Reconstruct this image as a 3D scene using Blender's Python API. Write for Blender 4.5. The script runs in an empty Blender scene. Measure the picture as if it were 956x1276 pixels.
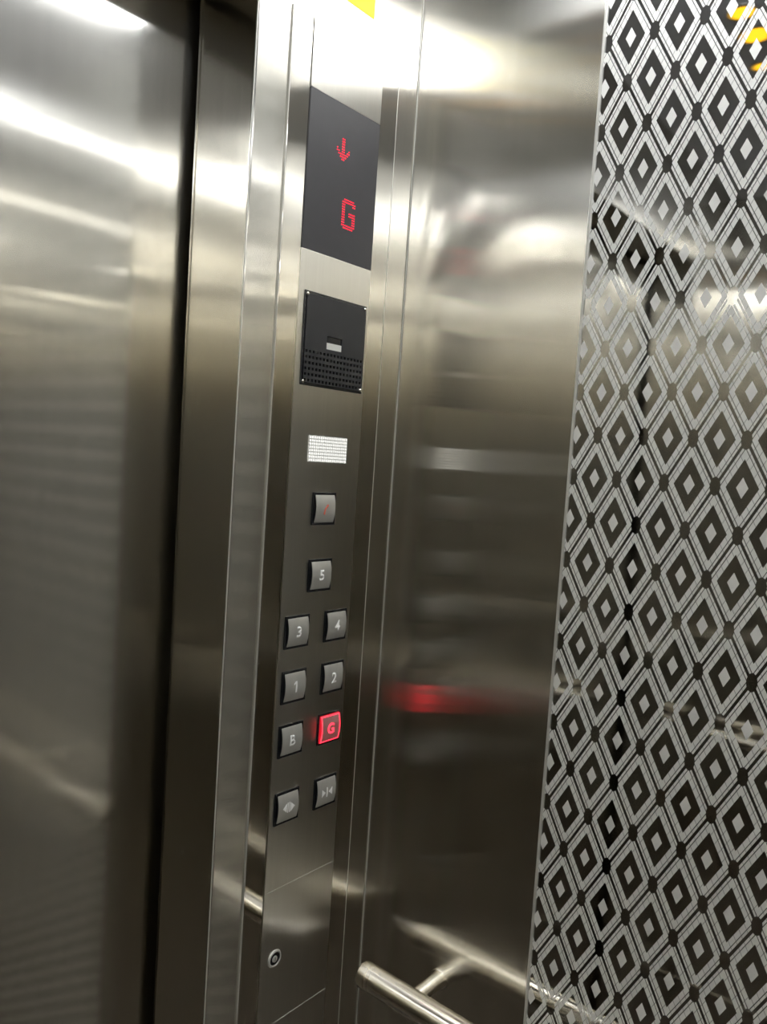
import bpy, bmesh, math, random
from mathutils import Vector, Matrix

# ------------------------------------------------------------------ camera, world, exposure
scn = bpy.context.scene
COL = scn.collection
CAMZ = 1.6
cam_data = bpy.data.cameras.new('camera')
cam = bpy.data.objects.new('camera', cam_data)
COL.objects.link(cam)
cr = Vector((0.64146346, -0.76435545, 0.06546279))
cu = Vector((0.00799488, 0.09198804, 0.99572802))
cf = Vector((0.76711193, 0.63819978, -0.0651179))
M4 = Matrix.Identity(4)
for i in range(3):
    M4[i][0] = cr[i]; M4[i][1] = cu[i]; M4[i][2] = -cf[i]
M4[2][3] = CAMZ
cam.matrix_world = M4
cam_data.sensor_fit = 'VERTICAL'
cam_data.sensor_height = 36.0
cam_data.sensor_width = 27.0
cam_data.lens = 989.43 / 1276.0 * 36.0
cam_data.clip_start = 0.01
scn.camera = cam

world = bpy.data.worlds.new('world')
scn.world = world
world.use_nodes = True
world.node_tree.nodes['Background'].inputs[0].default_value = (0.02, 0.02, 0.022, 1)
world.node_tree.nodes['Background'].inputs[1].default_value = 0.2

scn.view_settings.view_transform = 'Standard'
scn.view_settings.look = 'None'
scn.view_settings.gamma = 1.0
scn.view_settings.use_curve_mapping = False
scn.view_settings.exposure = 1.05
LED_STRENGTH = 11.0
STRIP_STRENGTH = 4.2
scn.cycles.max_bounces = 24
scn.cycles.glossy_bounces = 24
scn.cycles.diffuse_bounces = 5
scn.cycles.sample_clamp_indirect = 12.0
scn.cycles.blur_glossy = 0.3
scn.cycles.use_denoising = True

# ------------------------------------------------------------------ dimensions (metres)
K = 0.75 / 0.85 * 1e-3          # panel survey units to metres
YF = 0.75                        # inner face of the front wall
XW = 0.9165                      # inner face of the right wall
XL = -0.594                      # inner face of the left wall
YB = -0.68                       # inner face of the back wall
ZC = 2.42                        # ceiling
XJ = 0.6153                      # right door jamb
XJL = -0.293                     # left door jamb
ZH = 2.166                       # underside of the door header
YD = 0.871                       # door face
YJ = 0.856                       # back of the jamb
YP = 0.4637                      # seam between plain and etched wall panels
def PX(mm): return mm * K
def PZ(mm): return CAMZ + mm * K

# ------------------------------------------------------------------ material helpers
class NT:
    def __init__(self, name):
        self.m = bpy.data.materials.new(name); self.m.use_nodes = True
        self.t = self.m.node_tree; self.t.nodes.clear()
        self.out = self.t.nodes.new('ShaderNodeOutputMaterial')
    def n(self, kind, **kw):
        nd = self.t.nodes.new(kind)
        for k, v in kw.items(): setattr(nd, k, v)
        return nd
    def set(self, sock, v):
        if isinstance(v, bpy.types.NodeSocket): self.t.links.new(v, sock)
        elif isinstance(v, (int, float)) and sock.type in ('RGBA',): sock.default_value = (v, v, v, 1)
        else: sock.default_value = v
    def math(self, op, a, b=0.0, c=None):
        nd = self.n('ShaderNodeMath', operation=op)
        self.set(nd.inputs[0], a); self.set(nd.inputs[1], b)
        if c is not None: self.set(nd.inputs[2], c)
        return nd.outputs[0]
    def noise(self, scale_vec, scale=1.0, detail=2.0, coord='Object', rough=0.5, off=(0, 0, 0)):
        tc = self.n('ShaderNodeTexCoord'); mp = self.n('ShaderNodeMapping')
        mp.inputs['Scale'].default_value = scale_vec; mp.inputs['Location'].default_value = off
        self.t.links.new(tc.outputs[coord], mp.inputs[0])
        nz = self.n('ShaderNodeTexNoise'); nz.inputs['Scale'].default_value = scale
        nz.inputs['Detail'].default_value = detail; nz.inputs['Roughness'].default_value = rough
        self.t.links.new(mp.outputs[0], nz.inputs['Vector'])
        return nz.outputs['Fac']
    def ramp(self, v, a, b, lo=0.0, hi=1.0):
        nd = self.n('ShaderNodeMapRange'); nd.clamp = True
        self.set(nd.inputs[0], v)
        for i, x in enumerate((a, b, lo, hi)): self.set(nd.inputs[i + 1], x)
        return nd.outputs[0]
    def mixcol(self, f, a, b, blend='MIX'):
        nd = self.n('ShaderNodeMix', data_type='RGBA', blend_type=blend)
        self.set(nd.inputs['Factor'], f)
        self.set(nd.inputs[6], a); self.set(nd.inputs[7], b)
        return nd.outputs[2]
    def mixsh(self, f, a, b):
        nd = self.n('ShaderNodeMixShader')
        self.set(nd.inputs[0], f); self.t.links.new(a, nd.inputs[1]); self.t.links.new(b, nd.inputs[2])
        return nd.outputs[0]
    def done(self, sh):
        self.t.links.new(sh, self.out.inputs[0]); return self.m

def aniso(nt, col, av, ah, normal=None, tangent=(0, 0, 1)):
    """hairline steel: av = slope spread along the grain, ah = across it"""
    g = nt.n('ShaderNodeBsdfAnisotropic'); g.distribution = 'BECKMANN'
    a = 1 - math.sqrt(av / ah) if ah > av else 0.0
    nt.set(g.inputs['Color'], col)
    g.inputs['Roughness'].default_value = math.sqrt(math.sqrt(av * ah))
    g.inputs['Anisotropy'].default_value = a
    cx = nt.n('ShaderNodeCombineXYZ')
    for i in range(3): cx.inputs[i].default_value = tangent[i]
    nt.t.links.new(cx.outputs[0], g.inputs['Tangent'])
    if normal is not None: nt.t.links.new(normal, g.inputs['Normal'])
    return g.outputs[0]

def steel(name, col=(0.70, 0.678, 0.622), av=0.006, ah=0.10, grain=0.10, wave=0.004, smudge=0.0, spread=0.0, sharp=0.0):
    nt = NT(name)
    gr = nt.noise((900, 900, 5), 1.0, 2.0)
    gr2 = nt.noise((160, 160, 2.5), 1.0, 2.0, off=(3, 1, 2))
    k = nt.math('ADD', nt.math('MULTIPLY', nt.math('SUBTRACT', gr, 0.5), grain), nt.math('MULTIPLY', nt.math('SUBTRACT', gr2, 0.5), grain))
    k = nt.math('ADD', k, 1.0)
    c = nt.mixcol(1.0, (*col, 1), k, 'MULTIPLY')
    nrm = None
    if wave > 0:
        w = nt.noise((2.2, 2.2, 1.6), 1.0, 0.0, off=(0.3, 0.7, 0.2))
        b = nt.n('ShaderNodeBump'); b.inputs['Strength'].default_value = 1.0
        b.inputs['Distance'].default_value = wave
        nt.t.links.new(w, b.inputs['Height']); nrm = b.outputs[0]
    sh = aniso(nt, c, av, ah, nrm)
    if sharp > 0:
        sh = nt.mixsh(sharp, sh, aniso(nt, c, 0.0014, ah * 0.22, nrm))
    if spread > 0:        # broad lobe of the satin finish
        sh = nt.mixsh(spread, sh, aniso(nt, c, 0.12, 0.3, nrm))
    if smudge > 0:
        s1 = nt.noise((14, 14, 9), 1.0, 3.0, rough=0.6, off=(4, 2, 7))
        s2 = nt.noise((150, 150, 55), 1.0, 3.0, off=(1, 5, 2))
        sm = nt.math('MULTIPLY', nt.ramp(s1, 0.58, 0.68), nt.ramp(s2, 0.56, 0.68))
        d = nt.n('ShaderNodeBsdfDiffuse'); d.inputs[0].default_value = (0.62, 0.60, 0.56, 1)
        sh = nt.mixsh(nt.math('MULTIPLY', sm, smudge), sh, d.outputs[0])
    return nt.done(sh)

def principled(name, col, rough=0.5, metal=0.0, spec=0.5, emit=None, estr=0.0, coat=0.0):
    nt = NT(name); p = nt.n('ShaderNodeBsdfPrincipled')
    n1 = nt.noise((60, 60, 60), 1.0, 3.0)
    c = nt.mixcol(1.0, (*col, 1), nt.ramp(n1, 0.2, 0.8, 0.92, 1.06), 'MULTIPLY')
    nt.t.links.new(c, p.inputs['Base Color'])
    p.inputs['Roughness'].default_value = rough; p.inputs['Metallic'].default_value = metal
    p.inputs['Specular IOR Level'].default_value = spec
    p.inputs['Coat Weight'].default_value = coat
    if emit:
        p.inputs['Emission Color'].default_value = (*emit, 1); p.inputs['Emission Strength'].default_value = estr
    return nt.done(p.outputs[0])

def etched(name):
    """mirror steel etched with the diamond lattice (flat print)"""
    nt = NT(name)
    tc = nt.n('ShaderNodeTexCoord'); sp = nt.n('ShaderNodeSeparateXYZ')
    nt.t.links.new(tc.outputs['Object'], sp.inputs[0])
    w2 = 2 * 32.7 * K; h2 = 2 * 59.5 * K
    a = nt.math('DIVIDE', nt.math('SUBTRACT', sp.outputs[1], 454.4 * K), w2)
    b = nt.math('DIVIDE', nt.math('SUBTRACT', sp.outputs[2], CAMZ + 589.4 * K), h2)
    p = nt.math('ADD', a, b); q = nt.math('SUBTRACT', a, b)
    fp = nt.math('SUBTRACT', nt.math('FRACT', p), 0.5); fq = nt.math('SUBTRACT', nt.math('FRACT', q), 0.5)
    ap = nt.math('ABSOLUTE', fp); aq = nt.math('ABSOLUTE', fq)
    m = nt.math('MAXIMUM', ap, aq)
    lt = lambda x, v: nt.math('LESS_THAN', x, v)
    gt = lambda x, v: nt.math('GREATER_THAN', x, v)
    mul = lambda x, y: nt.math('MULTIPLY', x, y)
    centre = lt(m, 0.112)
    band = mul(gt(m, 0.303), lt(m, 0.468))
    hair = lt(nt.math('ABSOLUTE', nt.math('SUBTRACT', m, 0.414)), 0.0095)
    # ticks run across the band, along the other lattice direction
    tick = lambda x: lt(nt.math('ABSOLUTE', nt.math('SUBTRACT', nt.math('FRACT', nt.math('MULTIPLY', x, 6.0)), 0.5)), 0.045)
    onp = gt(ap, aq)
    tk = nt.math('ADD', mul(onp, tick(nt.math('ADD', fq, 0.5))), mul(nt.math('SUBTRACT', 1.0, onp), tick(nt.math('ADD', fp, 0.5))))
    # dark rosette at every lattice node
    dp = nt.math('SUBTRACT', 0.5, ap); dq = nt.math('SUBTRACT', 0.5, aq)
    rr = nt.math('ADD', mul(dp, dp), mul(dq, dq))
    node = lt(rr, 0.0205)
    nn = nt.math('SUBTRACT', 1.0, node)
    white = nt.math('ADD', centre, mul(band, nn))
    white = mul(white, nt.math('SUBTRACT', 1.0, nt.math('MULTIPLY', mul(hair, band), 0.85)))
    white = mul(white, nt.math('SUBTRACT', 1.0, nt.math('MULTIPLY', mul(tk, band), 0.5)))
    w = nt.noise((2.5, 2.5, 2.0), 1.0, 0.0, off=(0.9, 0.1, 0.4))
    bp = nt.n('ShaderNodeBump'); bp.inputs['Distance'].default_value = 0.003
    nt.t.links.new(w, bp.inputs['Height'])
    mir = aniso(nt, (0.54, 0.53, 0.51, 1), 0.0012, 0.004, bp.outputs[0])
    d = nt.n('ShaderNodeBsdfDiffuse'); d.inputs[0].default_value = (0.78, 0.775, 0.74, 1)
    g = nt.n('ShaderNodeBsdfAnisotropic'); g.inputs['Color'].default_value = (0.6, 0.59, 0.57, 1); g.inputs['Roughness'].default_value = 0.5
    et = nt.mixsh(0.22, d.outputs[0], g.outputs[0])
    return nt.done(nt.mixsh(white, mir, et))

def rail_steel(name):
    nt = NT(name)
    g = nt.n('ShaderNodeBsdfAnisotropic'); g.distribution = 'BECKMANN'
    n1 = nt.noise((40, 3, 40), 1.0, 2.0)
    nt.set(g.inputs['Color'], nt.mixcol(n1, (0.84, 0.80, 0.72, 1), (0.90, 0.865, 0.79, 1)))
    av, ah = 0.012, 0.22          # drawn along the tube: light smears lengthwise
    g.inputs['Roughness'].default_value = math.sqrt(math.sqrt(av * ah))
    g.inputs['Anisotropy'].default_value = -(1 - math.sqrt(av / ah))
    cx = nt.n('ShaderNodeCombineXYZ'); cx.inputs[1].default_value = 1.0
    nt.t.links.new(cx.outputs[0], g.inputs['Tangent'])
    g2 = nt.n('ShaderNodeBsdfAnisotropic'); g2.inputs['Color'].default_value = (0.86, 0.82, 0.74, 1); g2.inputs['Roughness'].default_value = 0.1
    return nt.done(nt.mixsh(0.4, g.outputs[0], g2.outputs[0]))

def emitter(name, col, strength):
    nt = NT(name); e = nt.n('ShaderNodeEmission')
    e.inputs[0].default_value = (*col, 1); e.inputs[1].default_value = strength
    return nt.done(e.outputs[0])

MAT = {
 'wall_steel': steel('hairline_steel', av=0.014, ah=0.12, wave=0.0015, smudge=0.12, sharp=0.4, spread=0.10),
 'side_steel': steel('hairline_steel_panel', av=0.010, ah=0.28, wave=0.0015, smudge=0.04, sharp=0.35, spread=0.08),
 'door_steel': steel('door_hairline_steel', av=0.014, ah=0.10, wave=0.0015, smudge=0.05, sharp=0.42, spread=0.10),
 'mirror': steel('polished_mirror_steel', col=(0.71, 0.688, 0.635), av=0.0012, ah=0.006, grain=0.02, wave=0.0, smudge=0.03),
 'face': steel('satin_face_steel', col=(0.68, 0.665, 0.625), av=0.03, ah=0.22, grain=0.08, wave=0.0, smudge=0.25, spread=0.25),
 'cap': principled('satin_button_steel', (0.46, 0.452, 0.42), 0.42, 0.40),
 'rail': rail_steel('polished_rail_steel'),
 'trim': principled('bright_edge_trim', (0.60, 0.59, 0.55), 0.4, 0.4),
 'etched': etched('etched_diamond_mirror'),
 'black': principled('black_plastic', (0.012, 0.012, 0.014), 0.25),
 'intercom': principled('charcoal_plastic', (0.02, 0.021, 0.024), 0.38),
 'screen': principled('smoked_display_film', (0.030, 0.029, 0.034), 0.42),
 'dark': principled('dark_void', (0.006, 0.006, 0.006), 0.9),
 'white_print': principled('white_fill_paint', (0.95, 0.95, 0.94), 0.5, emit=(1, 1, 1), estr=0.0),
 'red_print': principled('red_fill_paint', (0.75, 0.16, 0.10), 0.5),
 'yellow': principled('yellow_vinyl', (0.86, 0.72, 0.03), 0.55),
 'ochre': principled('ochre_print', (0.72, 0.50, 0.04), 0.6),
 'floor': principled('dark_granite', (0.06, 0.046, 0.036), 0.18),
 'ceiling': principled('grey_ceiling_paint', (0.62, 0.65, 0.71), 0.5),
 'housing': principled('white_light_housing', (0.75, 0.75, 0.75), 0.5),
 'lens_white': principled('pale_plastic', (0.62, 0.62, 0.58), 0.5),
 'led': emitter('led_diffuser_glow', (0.94, 0.97, 1.0), LED_STRENGTH),
 'led_strip': emitter('led_strip_glow', (0.94, 0.97, 1.0), STRIP_STRENGTH),
 'amber': emitter('amber_glow', (1.0, 0.52, 0.02), 1.6),
 'red_led': emitter('red_led_glow', (1.0, 0.012, 0.04), 1.5),
 'red_glow': emitter('red_button_glow', (1.0, 0.025, 0.045), 2.0),
 'lamp_glow': emitter('emergency_lamp_glow', (1.0, 0.99, 0.94), 0.55),
 'lit_cap': principled('red_lit_steel', (0.42, 0.36, 0.35), 0.45, 0.6, emit=(1.0, 0.05, 0.06), estr=0.05),
 'red_dim': emitter('red_skirt_glow', (1.0, 0.02, 0.04), 0.35),
}

# ------------------------------------------------------------------ mesh helpers
def bm_box(bm, x0, x1, y0, y1, z0, z1):
    v = [bm.verts.new((x, y, z)) for z in (z0, z1) for y in (y0, y1) for x in (x0, x1)]
    for f in ((0, 2, 3, 1), (4, 5, 7, 6), (0, 1, 5, 4), (2, 6, 7, 3), (0, 4, 6, 2), (1, 3, 7, 5)):
        bm.faces.new([v[i] for i in f])
    return v

def link(name, bm, mat, parent=None, bevel=0.0, seg=2, smooth=False, label=None, cat=None, group=None, kind=None):
    bmesh.ops.recalc_face_normals(bm, faces=bm.faces)
    me = bpy.data.meshes.new(name); bm.to_mesh(me); bm.free()
    me.materials.append(MAT[mat])
    o = bpy.data.objects.new(name, me); COL.objects.link(o)
    if parent: o.parent = parent
    if bevel > 0:
        md = o.modifiers.new('bevel', 'BEVEL'); md.width = bevel; md.segments = seg
        md.limit_method = 'ANGLE'; md.angle_limit = math.radians(40)
    if smooth:
        for p in me.polygons: p.use_smooth = True
        try: me.set_sharp_from_angle(angle=math.radians(35))
        except Exception: pass
    for k, v in (('label', label), ('category', cat), ('group', group), ('kind', kind)):
        if v: o[k] = v
    return o

def box(name, x0, x1, y0, y1, z0, z1, mat, parent=None, **kw):
    bm = bmesh.new(); bm_box(bm, x0, x1, y0, y1, z0, z1)
    return link(name, bm, mat, parent, **kw)

def empty(name, loc, label, cat, group=None):
    o = bpy.data.objects.new(name, None); COL.objects.link(o); o.location = loc
    o.empty_display_size = 0.05
    o['label'] = label; o['category'] = cat
    if group: o['group'] = group
    return o

def under(o, parent):
    """parent o keeping its world position (parents are never rotated)"""
    o.parent = parent
    o.matrix_parent_inverse = Matrix.Translation(-Vector(parent.location)) if parent.type == 'EMPTY' else Matrix.Identity(4)
    return o

def bm_lathe(bm, prof, axis, centre, seg=32):
    """prof: (radius, along) pairs; revolve about axis through centre"""
    c = Vector(centre)
    ax = {'x': Vector((1, 0, 0)), 'y': Vector((0, 1, 0)), 'z': Vector((0, 0, 1))}[axis]
    u = {'x': Vector((0, 1, 0)), 'y': Vector((0, 0, 1)), 'z': Vector((1, 0, 0))}[axis]
    v = ax.cross(u)
    rings = []
    for r, t in prof:
        if r < 1e-7: rings.append([bm.verts.new(c + ax * t)])
        else: rings.append([bm.verts.new(c + ax * t + u * (r * math.cos(2 * math.pi * k / seg)) + v * (r * math.sin(2 * math.pi * k / seg))) for k in range(seg)])
    for A, B in zip(rings, rings[1:]):
        for k in range(seg):
            k2 = (k + 1) % seg
            if len(A) == 1: bm.faces.new((A[0], B[k], B[k2]))
            elif len(B) == 1: bm.faces.new((A[k], B[0], A[k2]))
            else: bm.faces.new((A[k], B[k], B[k2], A[k2]))

# ------------------------------------------------------------------ the setting
box('floor', XL - 0.1, XW + 0.1, YB - 0.1, YD + 0.25, -0.05, 0.0, 'floor', kind='structure')
box('ceiling', XL - 0.1, XW + 0.1, YB - 0.1, YD + 0.25, ZC, ZC + 0.05, 'ceiling', kind='structure')

# front wall: bent sheet columns either side of the doorway and the header over it
bm = bmesh.new()
bm_box(bm, XJ, XW + 0.05, YF, YJ, 0, ZC)
bm_box(bm, XL - 0.05, XJL, YF, YJ, 0, ZC)
bm_box(bm, XJL, XJ, YF, YJ, ZH, ZC)
bmesh.ops.remove_doubles(bm, verts=bm.verts, dist=1e-5)
link('wall_front', bm, 'wall_steel', bevel=0.0032, seg=4, kind='structure')

# sliding door leaves behind the front wall
d = box('door_1', 0.20, XJ + 0.14, YD, YD + 0.03, 0.002, ZC - 0.05, 'door_steel', bevel=0.001, kind='structure')
d = box('door_2', XJL - 0.14, 0.197, YD, YD + 0.03, 0.002, ZC - 0.05, 'door_steel', bevel=0.001, kind='structure')
box('shaft_light_blocker', XL - 0.1, XW + 0.1, YD + 0.2, YD + 0.25, 0, ZC, 'dark', kind='structure')  # unseen dark sheet added behind the doors to keep outside light out

# side walls: plain hairline panel next to the door, etched mirror panel, plain panel again
YP2 = -0.39
def side_wall(name, x, sgn, trims, etched_middle=True):
    w = box(name, min(x + sgn * 0.012, x + sgn * 0.05), max(x + sgn * 0.012, x + sgn * 0.05), YB - 0.05, YD + 0.2, 0, ZC, 'dark', kind='structure')
    lo, hi = min(x, x + sgn * 0.012), max(x, x + sgn * 0.012)
    under(box('steel_panel', lo, hi, YP + 0.0015, YF - 0.0015, 0.0, ZC, 'side_steel', bevel=0.0006), w)
    under(box('steel_panel', lo, hi, YB, YP2 - 0.0015, 0.0, ZC, 'side_steel', bevel=0.0006), w)
    if etched_middle: e = box('etched_mirror_panel', lo + (0.0015 if sgn > 0 else 0), hi - (0 if sgn > 0 else 0.0015), YP2 + 0.0015, YP - 0.0015, 0.0, ZC, 'etched')
    else: e = box('steel_panel', lo, hi, YP2 + 0.0015, YP - 0.0015, 0.0, ZC, 'side_steel', bevel=0.0006)
    if etched_middle: e['label'] = 'black and white diamond lattice etched on mirror steel'
    under(e, w)
    for y, n in ((YP, trims[0]), (YP2, trims[1])):
        box(n, min(x - sgn * 0.0012, x + sgn * 0.012), max(x - sgn * 0.0012, x + sgn * 0.012), y - 0.0015, y + 0.0015, 0.0, ZC, 'trim', bevel=0.0006, kind='structure')
    return w
side_wall('wall_right', XW, 1, ('trim_1', 'trim_2'))
side_wall('wall_left', XL, -1, ('trim_3', 'trim_4'), False)
# bright folded edge in the corner between front wall and side panel
box('trim_5', XW - 0.0015, XW, YF - 0.0015, YF - 0.0003, 0, ZC, 'trim', bevel=0.0006, kind='structure')

bm = bmesh.new(); bm_lathe(bm, [(0.00085, 0.0), (0.00085, ZH)], 'z', (XJ + 0.00094, YF + 0.00094, 0), 12)
link('jamb_highlight', bm, 'trim', smooth=True, kind='structure')       # highlight along the door jamb bend, put in as a pale rod

wb = box('wall_back', XL - 0.05, XW + 0.05, YB - 0.05, YB - 0.012, 0, ZC, 'dark', kind='structure')
nb = 3; bw = (XW - XL) / nb
for i in range(nb):
    under(box('steel_panel', XL + i * bw + 0.001, XL + (i + 1) * bw - 0.001, YB - 0.012, YB, 0, ZC, 'mirror', bevel=0.001), wb)
for n, a in (('baseboard_right', (XW - 0.006, XW, YB, YF - 0.003, 0, 0.09)), ('baseboard_left', (XL, XL + 0.006, YB, YF - 0.003, 0, 0.09)),
             ('baseboard_back', (XL + 0.006, XW - 0.006, YB, YB + 0.006, 0, 0.09))):
    box(n, *a, 'wall_steel', bevel=0.001, kind='structure')

# ------------------------------------------------------------------ ceiling lights
def ceiling_light(x0, x1, y, label, bars, mat='led'):
    t = empty('ceiling_light', ((x0 + x1) / 2, y, ZC), label, 'ceiling light', 'ceiling light panels')
    under(box('housing', x0, x1, y - 0.075, y + 0.075, ZC - 0.012, ZC, 'housing', bevel=0.002), t)
    for a, b in bars:
        under(box('diffuser', x0 + 0.01, x1 - 0.01, y + a, y + b, ZC - 0.030, ZC - 0.012, mat), t)
ceiling_light(0.50, 0.90, 0.40, 'short white light panel on the ceiling above the control panel', ((-0.06, 0.06),))
ceiling_light(-0.575, -0.26, 0.27, 'short white light panel on the ceiling where the far handrail ends at the door', ((-0.04, 0.04),))
ceiling_light(-0.57, -0.20, -0.13, 'short white light panel on the ceiling above the middle of the far handrail', ((-0.03, 0.03),), 'led_strip')
ceiling_light(XL + 0.03, XW - 0.03, -0.31, 'long white double light strip on the ceiling beside the back wall', ((-0.056, -0.032), (-0.014, 0.024)), 'led_strip')
for x, y, r, size in ((0.28, 0.485, 0.025, 'largest'), (0.365, 0.485, 0.020, 'second largest'), (0.445, 0.495, 0.0165, 'third largest'), (0.16, 0.505, 0.014, 'smallest')):
    t = empty('downlight', (x, y, ZC), size + ' of the round amber downlights in the grey ceiling', 'downlight', 'amber ceiling downlights')
    bm = bmesh.new(); bm_lathe(bm, [(r, 0), (r + 0.004, 0), (r + 0.004, -0.004), (r, -0.004), (r, 0)], 'z', (x, y, ZC), 24)
    under(link('rim', bm, 'rail', smooth=True), t)
    bm = bmesh.new(); bm_lathe(bm, [(0, -0.002), (r, -0.002), (r, 0), (0, 0)], 'z', (x, y, ZC), 24)
    under(link('lens', bm, 'amber'), t)

# ------------------------------------------------------------------ handrails
RZ = CAMZ - 0.733; RR = 0.0182
def handrail(x_wall, sgn, label):
    """tube parallel to a side wall; sgn = direction from wall into the car"""
    xa = x_wall + sgn * 0.069
    t = empty('handrail', (x_wall, 0.602, RZ), label, 'handrail', 'handrails')
    y1, y0 = 0.688, -0.57
    bm = bmesh.new(); bm_lathe(bm, [(RR, y0 + 0.022), (RR, y1 - 0.022)], 'y', (xa, 0, RZ), 40)
    under(link('tube', bm, 'rail', smooth=True), t)
    for ye, s in ((y1, -1), (y0, 1)):
        pr = [(0, 0), (RR * 0.80, 0), (RR * 0.93, s * 0.0012), (RR + 0.0004, s * 0.004), (RR + 0.0004, s * 0.0155),
              (RR - 0.0008, s * 0.016), (RR - 0.0008, s * 0.0166), (RR + 0.0004, s * 0.0172), (RR + 0.0004, s * 0.0225), (RR - 0.0006, s * 0.023)]
        bm = bmesh.new(); bm_lathe(bm, pr, 'y', (xa, ye, RZ), 40)
        under(link('end_cap', bm, 'rail', smooth=True), t)
    for yp in (0.602, 0.02, -0.48):
        bm = bmesh.new()
        L = 0.069
        bm_lathe(bm, [(0.0112, 0.0), (0.0112, L - RR * 0.6)], 'x', (x_wall if sgn > 0 else x_wall - (L - RR * 0.6), yp, RZ), 32)
        po = under(link('post', bm, 'rail', smooth=True), t)
        bm = bmesh.new()
        bm_lathe(bm, [(0.0112, 0), (0.0145, 0), (0.0145, sgn * 0.002), (0.0134, sgn * 0.003), (0.0112, sgn * 0.003)], 'x', (x_wall, yp, RZ), 32)
        fl = link('flange', bm, 'rail', smooth=True); fl.parent = po
    return t
handrail(XW, -1, 'polished steel handrail on the wall beside the button panel')
handrail(XL, 1, 'polished steel handrail on the wall across from the button panel')

# ------------------------------------------------------------------ control panel
PLX0, PLX1 = PX(757.5), PX(987.5)
FX0, FX1 = PX(796.4), PX(947.3)
PLZ1 = PZ(612)
PLZ0 = 0.50
panel = empty('control_panel', ((PLX0 + PLX1) / 2, YF, PLZ0), 'tall steel elevator control panel with display, intercom and floor buttons', 'control panel')
y_pl = YF - 0.0022        # mirror plate front
y_f = YF - 0.0036         # satin face front
under(box('mirror_plate', PLX0, PLX1, y_pl, YF, PLZ0, PLZ1, 'mirror', bevel=0.0009), panel)['label'] = 'mirror polished backing plate'
for x in (PLX0, PLX1):
    under(box('edge_highlight', x - 0.0004, x + 0.0004, y_pl - 0.0002, YF - 0.0002, PLZ0, PLZ1, 'trim'), panel)  # pale strips standing in for the glint along the plate edges
ZD1, ZD0 = PZ(517.4), PZ(295.0)
ZI1, ZI0 = PZ(237.5), PZ(101.5)
ZH1, ZH0 = PZ(-663.6), PZ(-883.3)
under(box('face_plate', FX0, FX1, y_f, y_pl, ZD1 + 0.0004, PLZ1, 'face', bevel=0.0003), panel)
under(box('face_plate', FX0, FX1, y_f, y_pl, ZH1 + 0.0005, ZD0 - 0.0004, 'face', bevel=0.0003), panel)
hatch = under(box('service_hatch', FX0, FX1, y_f, y_pl, ZH0 + 0.0005, ZH1 - 0.0005, 'face', bevel=0.0004), panel)
under(box('face_plate', FX0, FX1, y_f, y_pl, PLZ0, ZH0 - 0.0005, 'face', bevel=0.0003), panel)
for z in (ZH1, ZH0):
    under(box('hatch_seam', FX0, FX1, y_f - 0.0003, y_pl, z - 0.0005, z + 0.0005, 'trim'), panel)

# key switch in the hatch
lx, lz = PX(825), PZ(-775.3)
bm = bmesh.new(); bm_lathe(bm, [(0.0090, 0.0), (0.0090, -0.0016), (0.0100, -0.0022), (0.0114, -0.0018), (0.0120, 0.0)], 'y', (lx, y_f, lz), 36)
lk = link('lock_ring', bm, 'trim', smooth=True); lk.parent = hatch; lk.matrix_parent_inverse = Matrix.Identity(4)
bm = bmesh.new(); bm_lathe(bm, [(0, -0.0008), (0.0091, -0.0008), (0.0091, 0.0)], 'y', (lx, y_f, lz), 36)
o = link('lock_barrel', bm, 'black'); o.parent = hatch
bm = bmesh.new(); bm_lathe(bm, [(0, -0.0020), (0.0042, -0.0018), (0.0046, -0.0006)], 'y', (lx - 0.0003, y_f, lz - 0.0004), 24)
o = link('lock_core', bm, 'cap', smooth=True); o.parent = hatch
box('key_slot', lx - 0.0006, lx + 0.0002, y_f - 0.0022, y_f - 0.0017, lz - 0.0028, lz + 0.002, 'black', hatch)

# display
disp = under(box('display_screen', FX0 + 0.0003, FX1 - 0.0003, y_f - 0.0003, y_pl, ZD0, ZD1, 'screen', bevel=0.0002), panel)
disp['label'] = 'dark smoked display screen with red dot letters'
ARROW = ["...##...", "...##...", "...##...", "...##...", "#..##..#", "##.##.##", ".######.", "..####..", "...##..."]
LETG = [".######.", "########", "##....##", "##......", "##......", "##..####", "##..####", "##....##", "##....##", "##....##", "########", ".######."]
def dots(name, rows, cx, cz, px, pz, r):
    bm = bmesh.new()
    nr, nc = len(rows), len(rows[0])
    for j, row in enumerate(rows):
        for i, ch in enumerate(row):
            if ch != '#': continue
            c = Vector((cx + (i - (nc - 1) / 2) * px, y_f - 0.0004, cz - (j - (nr - 1) / 2) * pz))
            f = [bm.verts.new(c + Vector((r * math.cos(a * math.pi / 4), 0, r * math.sin(a * math.pi / 4)))) for a in range(8)]
            b = [bm.verts.new(v.co + Vector((0, -0.0002, 0))) for v in f]
            bm.faces.new(b[::-1])
            for a in range(8): bm.faces.new((f[a], f[(a + 1) % 8], b[(a + 1) % 8], b[a]))
    o = link(name, bm, 'red_led'); o.parent = disp; return o
dots('arrow_symbol', ARROW, PX(868.5), PZ(454), 3.6 * K, 3.7 * K, 0.0009)
dots('floor_letter', LETG, PX(887.5), PZ(364), 3.75 * K, 3.75 * K, 0.0009)

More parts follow.
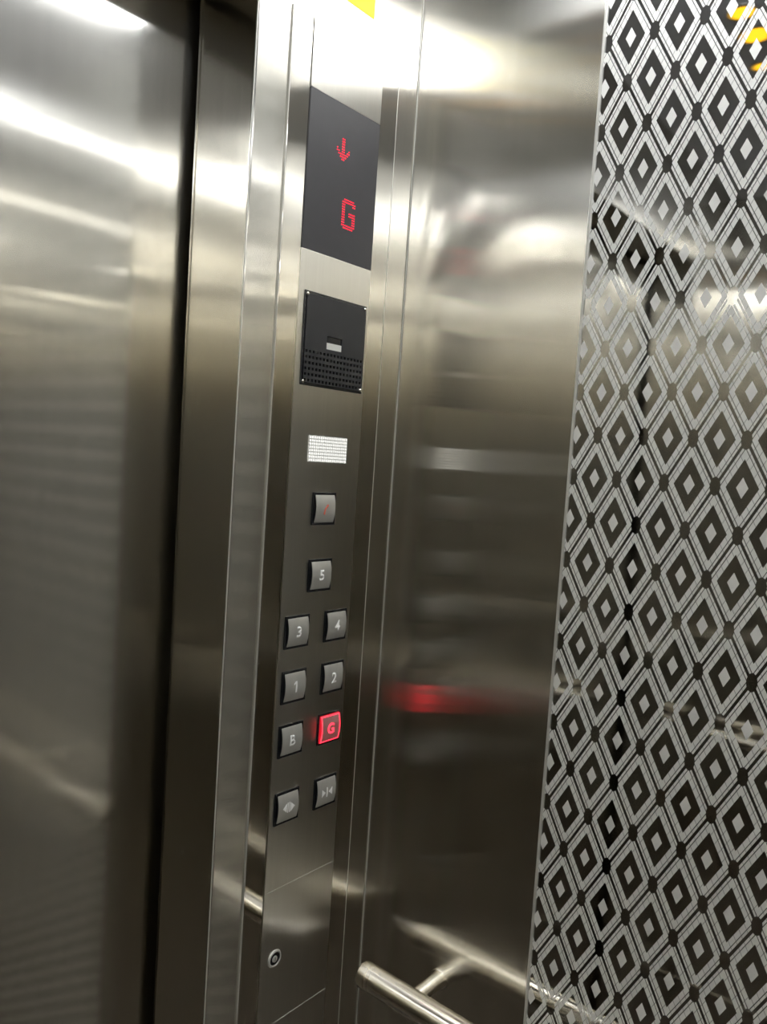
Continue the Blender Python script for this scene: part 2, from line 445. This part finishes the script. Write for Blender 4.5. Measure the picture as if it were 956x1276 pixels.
# intercom
IX0, IX1 = PX(806.5), PX(941.5)
ic = under(box('intercom', IX0, IX1, y_f - 0.0014, y_f, ZI0, ZI1, 'black', bevel=0.0008), panel)
ic['label'] = 'black intercom plate with perforated speaker grille'
y_i = y_f - 0.0028
wz1, wz0 = PZ(178.5), PZ(159.2); wx0, wx1 = PX(855.3), PX(888.3)
hx0, pit = PX(811.0), 7.75 * K
gz_top = PZ(155.5)
IB = 0.0035
bm = bmesh.new()
ax0, ax1, az0, az1 = IX0 + IB, IX1 - IB, gz_top, ZI1 - IB
for a in ((ax0, wx0, az0, az1), (wx1, ax1, az0, az1), (wx0, wx1, wz1, az1), (wx0, wx1, az0, wz0)):
    bm_box(bm, a[0], a[1], y_i, y_f - 0.0012, a[2], a[3])
bmesh.ops.remove_doubles(bm, verts=bm.verts, dist=1e-6)
link('cover', bm, 'intercom', ic)
box('window_lens', wx0, wx1, y_f - 0.0020, y_f - 0.0013, wz0, wz0 + (wz1 - wz0) * 0.5, 'lens_white', ic)
bm = bmesh.new()
ncol, nrow = 17, 6
gx0 = ax0; gw = (ax1 - ax0) / ncol; gh = (gz_top - (ZI0 + IB)) / nrow
hs = 0.0019
for i in range(ncol):
    for j in range(nrow):
        x0, x1 = gx0 + i * gw, gx0 + (i + 1) * gw
        z0, z1 = ZI0 + IB + j * gh, ZI0 + IB + (j + 1) * gh
        cx, cz = (x0 + x1) / 2, (z0 + z1) / 2
        o_ = [bm.verts.new((x, y_i, z)) for x, z in ((x0, z0), (x1, z0), (x1, z1), (x0, z1))]
        n_ = [bm.verts.new((x, y_i, z)) for x, z in ((cx - hs, cz - hs), (cx + hs, cz - hs), (cx + hs, cz + hs), (cx - hs, cz + hs))]
        k_ = [bm.verts.new(v.co + Vector((0, 0.0013, 0))) for v in n_]
        for a in range(4):
            b = (a + 1) % 4
            bm.faces.new((o_[a], o_[b], n_[b], n_[a])); bm.faces.new((n_[a], n_[b], k_[b], k_[a]))
bmesh.ops.remove_doubles(bm, verts=bm.verts, dist=1e-6)
link('speaker_grille', bm, 'intercom', ic)
for sx in (IX0 + 0.0042, IX1 - 0.0042):
    for sz in (ZI0 + 0.0046, ZI1 - 0.0046):
        bm = bmesh.new(); bm_lathe(bm, [(0, -0.0042), (0.0014, -0.0040), (0.0023, -0.0030), (0.0023, -0.0010)], 'y', (sx, y_f, sz), 16)
        link('screw', bm, 'rail', ic, smooth=True)

# emergency lamp
ex0, ex1, ez0, ez1 = PX(833.3), PX(915.6), PZ(-9.0), PZ(29.6)
lamp = under(box('emergency_lamp', ex0, ex1, y_f - 0.0006, y_f, ez0, ez1, 'lamp_glow'), panel)
lamp['label'] = 'glowing white emergency lamp behind a fine grille'
bm = bmesh.new()
for j in range(9):
    z = ez0 + (ez1 - ez0) * j / 8
    bm_box(bm, ex0, ex1, y_f - 0.0014, y_f - 0.0005, z - 0.00055, z + 0.00055)
for i in range(19):
    x = ex0 + (ex1 - ex0) * i / 18
    bm_box(bm, x - 0.00038, x + 0.00038, y_f - 0.0012, y_f - 0.0005, ez0, ez1)
link('lamp_grille', bm, 'lens_white', lamp)

# buttons
BW, BH = 0.0440, 0.0438        # bezel
CW, CH = 0.0362, 0.0372        # cap
C_BASE, C_SAG = 0.0030, 0.0030
def cap_y(z, cz):              # convex cap, curved about a horizontal axis
    u = 2 * (z - cz) / CH
    return y_f - (C_BASE + C_SAG * (1 - u * u))
def drape(bm, cx, cz, off):
    n = 14
    for i in range(1, n):
        z = -CH / 2 + CH * i / n
        bmesh.ops.bisect_plane(bm, geom=bm.verts[:] + bm.edges[:] + bm.faces[:], plane_co=(0, 0, z), plane_no=(0, 0, 1))
    top = bm.faces[:]
    r = bmesh.ops.extrude_face_region(bm, geom=top)
    new = {v for v in r['geom'] if isinstance(v, bmesh.types.BMVert)}
    for v in bm.verts:
        x, z = v.co.x + cx, v.co.z + cz
        v.co = Vector((x, cap_y(z, cz) - (off if v in new else -0.0002), z))
def glyph_bm(ch, size):
    cu_ = bpy.data.curves.new('glyph', 'FONT'); cu_.body = ch; cu_.size = size
    cu_.align_x = 'CENTER'; cu_.fill_mode = 'FRONT'; cu_.resolution_u = 6; cu_.offset = 0.00040
    ob = bpy.data.objects.new('glyph', cu_); COL.objects.link(ob)
    dg = bpy.context.evaluated_depsgraph_get(); dg.update()
    me = bpy.data.meshes.new_from_object(ob.evaluated_get(dg))
    bpy.data.objects.remove(ob); bpy.data.curves.remove(cu_)
    bm = bmesh.new(); bm.from_mesh(me); bpy.data.meshes.remove(me)
    xs = [v.co.x for v in bm.verts]; ys = [v.co.y for v in bm.verts]
    mx, my = (min(xs) + max(xs)) / 2, (min(ys) + max(ys)) / 2
    for v in bm.verts: v.co = Vector(((v.co.x - mx) * 0.92, 0, v.co.y - my))
    return bm
def polys_bm(polys):
    bm = bmesh.new()
    for P in polys: bm.faces.new([bm.verts.new((x, 0, z)) for x, z in P])
    return bm
S_ = 0.001
def legend_bm(kind):
    sc = lambda P: [[(x * S_, z * S_) for x, z in q] for q in P]
    if kind == 'open':
        return polys_bm(sc([[(-3.8, 6.0), (-3.8, -6.0), (-10.8, 0)][::-1], [(3.8, -6.0), (10.8, 0), (3.8, 6.0)],
                         [(-2.3, -6.8), (-1.0, -6.8), (-1.0, 6.8), (-2.3, 6.8)], [(1.0, -6.8), (2.3, -6.8), (2.3, 6.8), (1.0, 6.8)]]))
    if kind == 'close':
        return polys_bm(sc([[(-10.2, -5.6), (-3.2, 0), (-10.2, 5.6)], [(10.2, -5.6), (10.2, 5.6), (3.2, 0)],
                         [(-1.0, -6.8), (1.0, -6.8), (1.0, 6.8), (-1.0, 6.8)]]))
    if kind == '1':
        return polys_bm(sc([[(-0.2, -7.6), (2.2, -7.6), (2.2, 7.6), (-0.2, 7.6)], [(-0.2, 7.6), (-3.4, 4.8), (-3.4, 2.6), (-0.2, 4.9)]]))
    if kind == 'alarm':      # telephone handset
        pts_o, pts_i = [], []
        for k in range(9):
            t = math.radians(115 + 80 * k / 8)
            pts_o.append((9.5 * math.cos(t) + 6.0, 9.5 * math.sin(t) - 4.2)); pts_i.append((7.4 * math.cos(t) + 6.0, 7.4 * math.sin(t) - 4.2))
        ps = []
        for k in range(8): ps.append([pts_o[k], pts_o[k + 1], pts_i[k + 1], pts_i[k]])
        ps.append([(0.8, 5.2), (1.8, 2.6), (4.8, 3.6), (4.0, 6.0)])
        ps.append([(-4.2, -3.9), (-1.4, -4.8), (-1.2, -7.4), (-3.8, -7.2)])
        return polys_bm([[(x * 1.0 * S_, z * 1.05 * S_) for x, z in P] for P in ps])
    return glyph_bm(kind, 0.0205)

def cap_bm(cx, cz, w, h, y_back):
    bm = bmesh.new(); n = 14; rows = []
    for i in range(n + 1):
        z = cz - h / 2 + h * i / n
        rows.append([bm.verts.new((cx - w / 2, cap_y(z, cz), z)), bm.verts.new((cx + w / 2, cap_y(z, cz), z)),
                     bm.verts.new((cx + w / 2, y_back, z)), bm.verts.new((cx - w / 2, y_back, z))])
    for A, B in zip(rows, rows[1:]):
        for a in range(4):
            b = (a + 1) % 4
            bm.faces.new((A[a], A[b], B[b], B[a]))
    bm.faces.new(rows[0]); bm.faces.new(rows[-1][::-1])
    return bm

def button(kind, cx, cz, lab, lit=False):
    name = {'open': 'door_open_button', 'close': 'door_close_button', 'alarm': 'alarm_button'}.get(kind, 'floor_button')
    bm = bmesh.new()
    t = 0.0022; yb = y_f - 0.0022
    x0, x1, z0, z1 = cx - BW / 2, cx + BW / 2, cz - BH / 2, cz + BH / 2
    bm_box(bm, x0, x1, yb, y_f, z1 - t, z1); bm_box(bm, x0, x1, yb, y_f, z0, z0 + t)
    bm_box(bm, x0, x0 + t, yb, y_f, z0 + t, z1 - t); bm_box(bm, x1 - t, x1, yb, y_f, z0 + t, z1 - t)
    bm_box(bm, x0 + t, x1 - t, y_f - 0.0006, y_f, z0 + t, z1 - t)
    b = under(link(name, bm, 'black', bevel=0.0004), panel)
    b['label'] = lab
    # black skirt of the moving key, then the curved steel cap on it
    sk = bmesh.new(); s = cap_bm(cx, cz, CW + 0.0012, CH + 0.0012, y_f - 0.0004); sk.free()
    for v in s.verts:
        if v.co.y < y_f - 0.001: v.co.y += 0.0010
    link('button_skirt', s, 'red_dim' if lit else 'black', b)
    c = cap_bm(cx, cz, CW, CH, y_f - 0.0020)
    link('button_cap', c, 'lit_cap' if lit else 'cap', b, bevel=0.0003, smooth=True)
    g = legend_bm(kind); drape(g, cx, cz, 0.0004)
    link('button_legend', g, 'red_glow' if lit else ('red_print' if kind == 'alarm' else 'white_print'), b)
    if lit:
        w, h, e = CW / 2 + 0.0002, CH / 2 - 0.0002, 0.0013
        f = polys_bm([[(-w, -h), (w, -h), (w, -h + e), (-w, -h + e)], [(-w, h - e), (w, h - e), (w, h), (-w, h)],
                      [(-w, -h + e), (-w + e, -h + e), (-w + e, h - e), (-w, h - e)], [(w - e, -h + e), (w, -h + e), (w, h - e), (w - e, h - e)]])
        drape(f, cx, cz, 0.0004)
        link('glow_frame', f, 'red_glow', b)
XC0, XC1, XCM = PX(832.2 - 2.0), PX(915.8 - 2.0), PX(874.0 - 2.0)
for kind, x, z, lab, lit in (
    ('alarm', XCM, -80, 'steel call button with red telephone handset mark', False),
    ('5', XCM, -182.2, 'steel floor button marked 5', False),
    ('3', XC0, -265, 'steel floor button marked 3', False),
    ('4', XC1, -265, 'steel floor button marked 4', False),
    ('1', XC0, -348.5, 'steel floor button marked 1', False),
    ('2', XC1, -348.5, 'steel floor button marked 2', False),
    ('B', XC0, -430.8, 'steel floor button marked B', False),
    ('G', XC1, -430.8, 'floor button marked G glowing red', True),
    ('open', XC0, -535.2, 'steel button with door opening arrows', False),
    ('close', XC1, -535.2, 'steel button with door closing arrows', False)):
    button(kind, x, PZ(z), lab, lit)

# ------------------------------------------------------------------ sticker above the panel
st = box('sticker', PX(861.5), PX(922.5), YF - 0.0006, YF - 0.0001, PZ(665.5), PZ(752), 'yellow', label='small yellow sticker on the steel wall above the control panel', cat='sticker')
for a, b, c, e in ((868, 893, 684, 686), (872, 888, 678, 679.5), (897, 911, 688, 690)):
    box('print_mark', PX(a), PX(b), YF - 0.0007, YF - 0.0006, PZ(c), PZ(e), 'ochre', st)
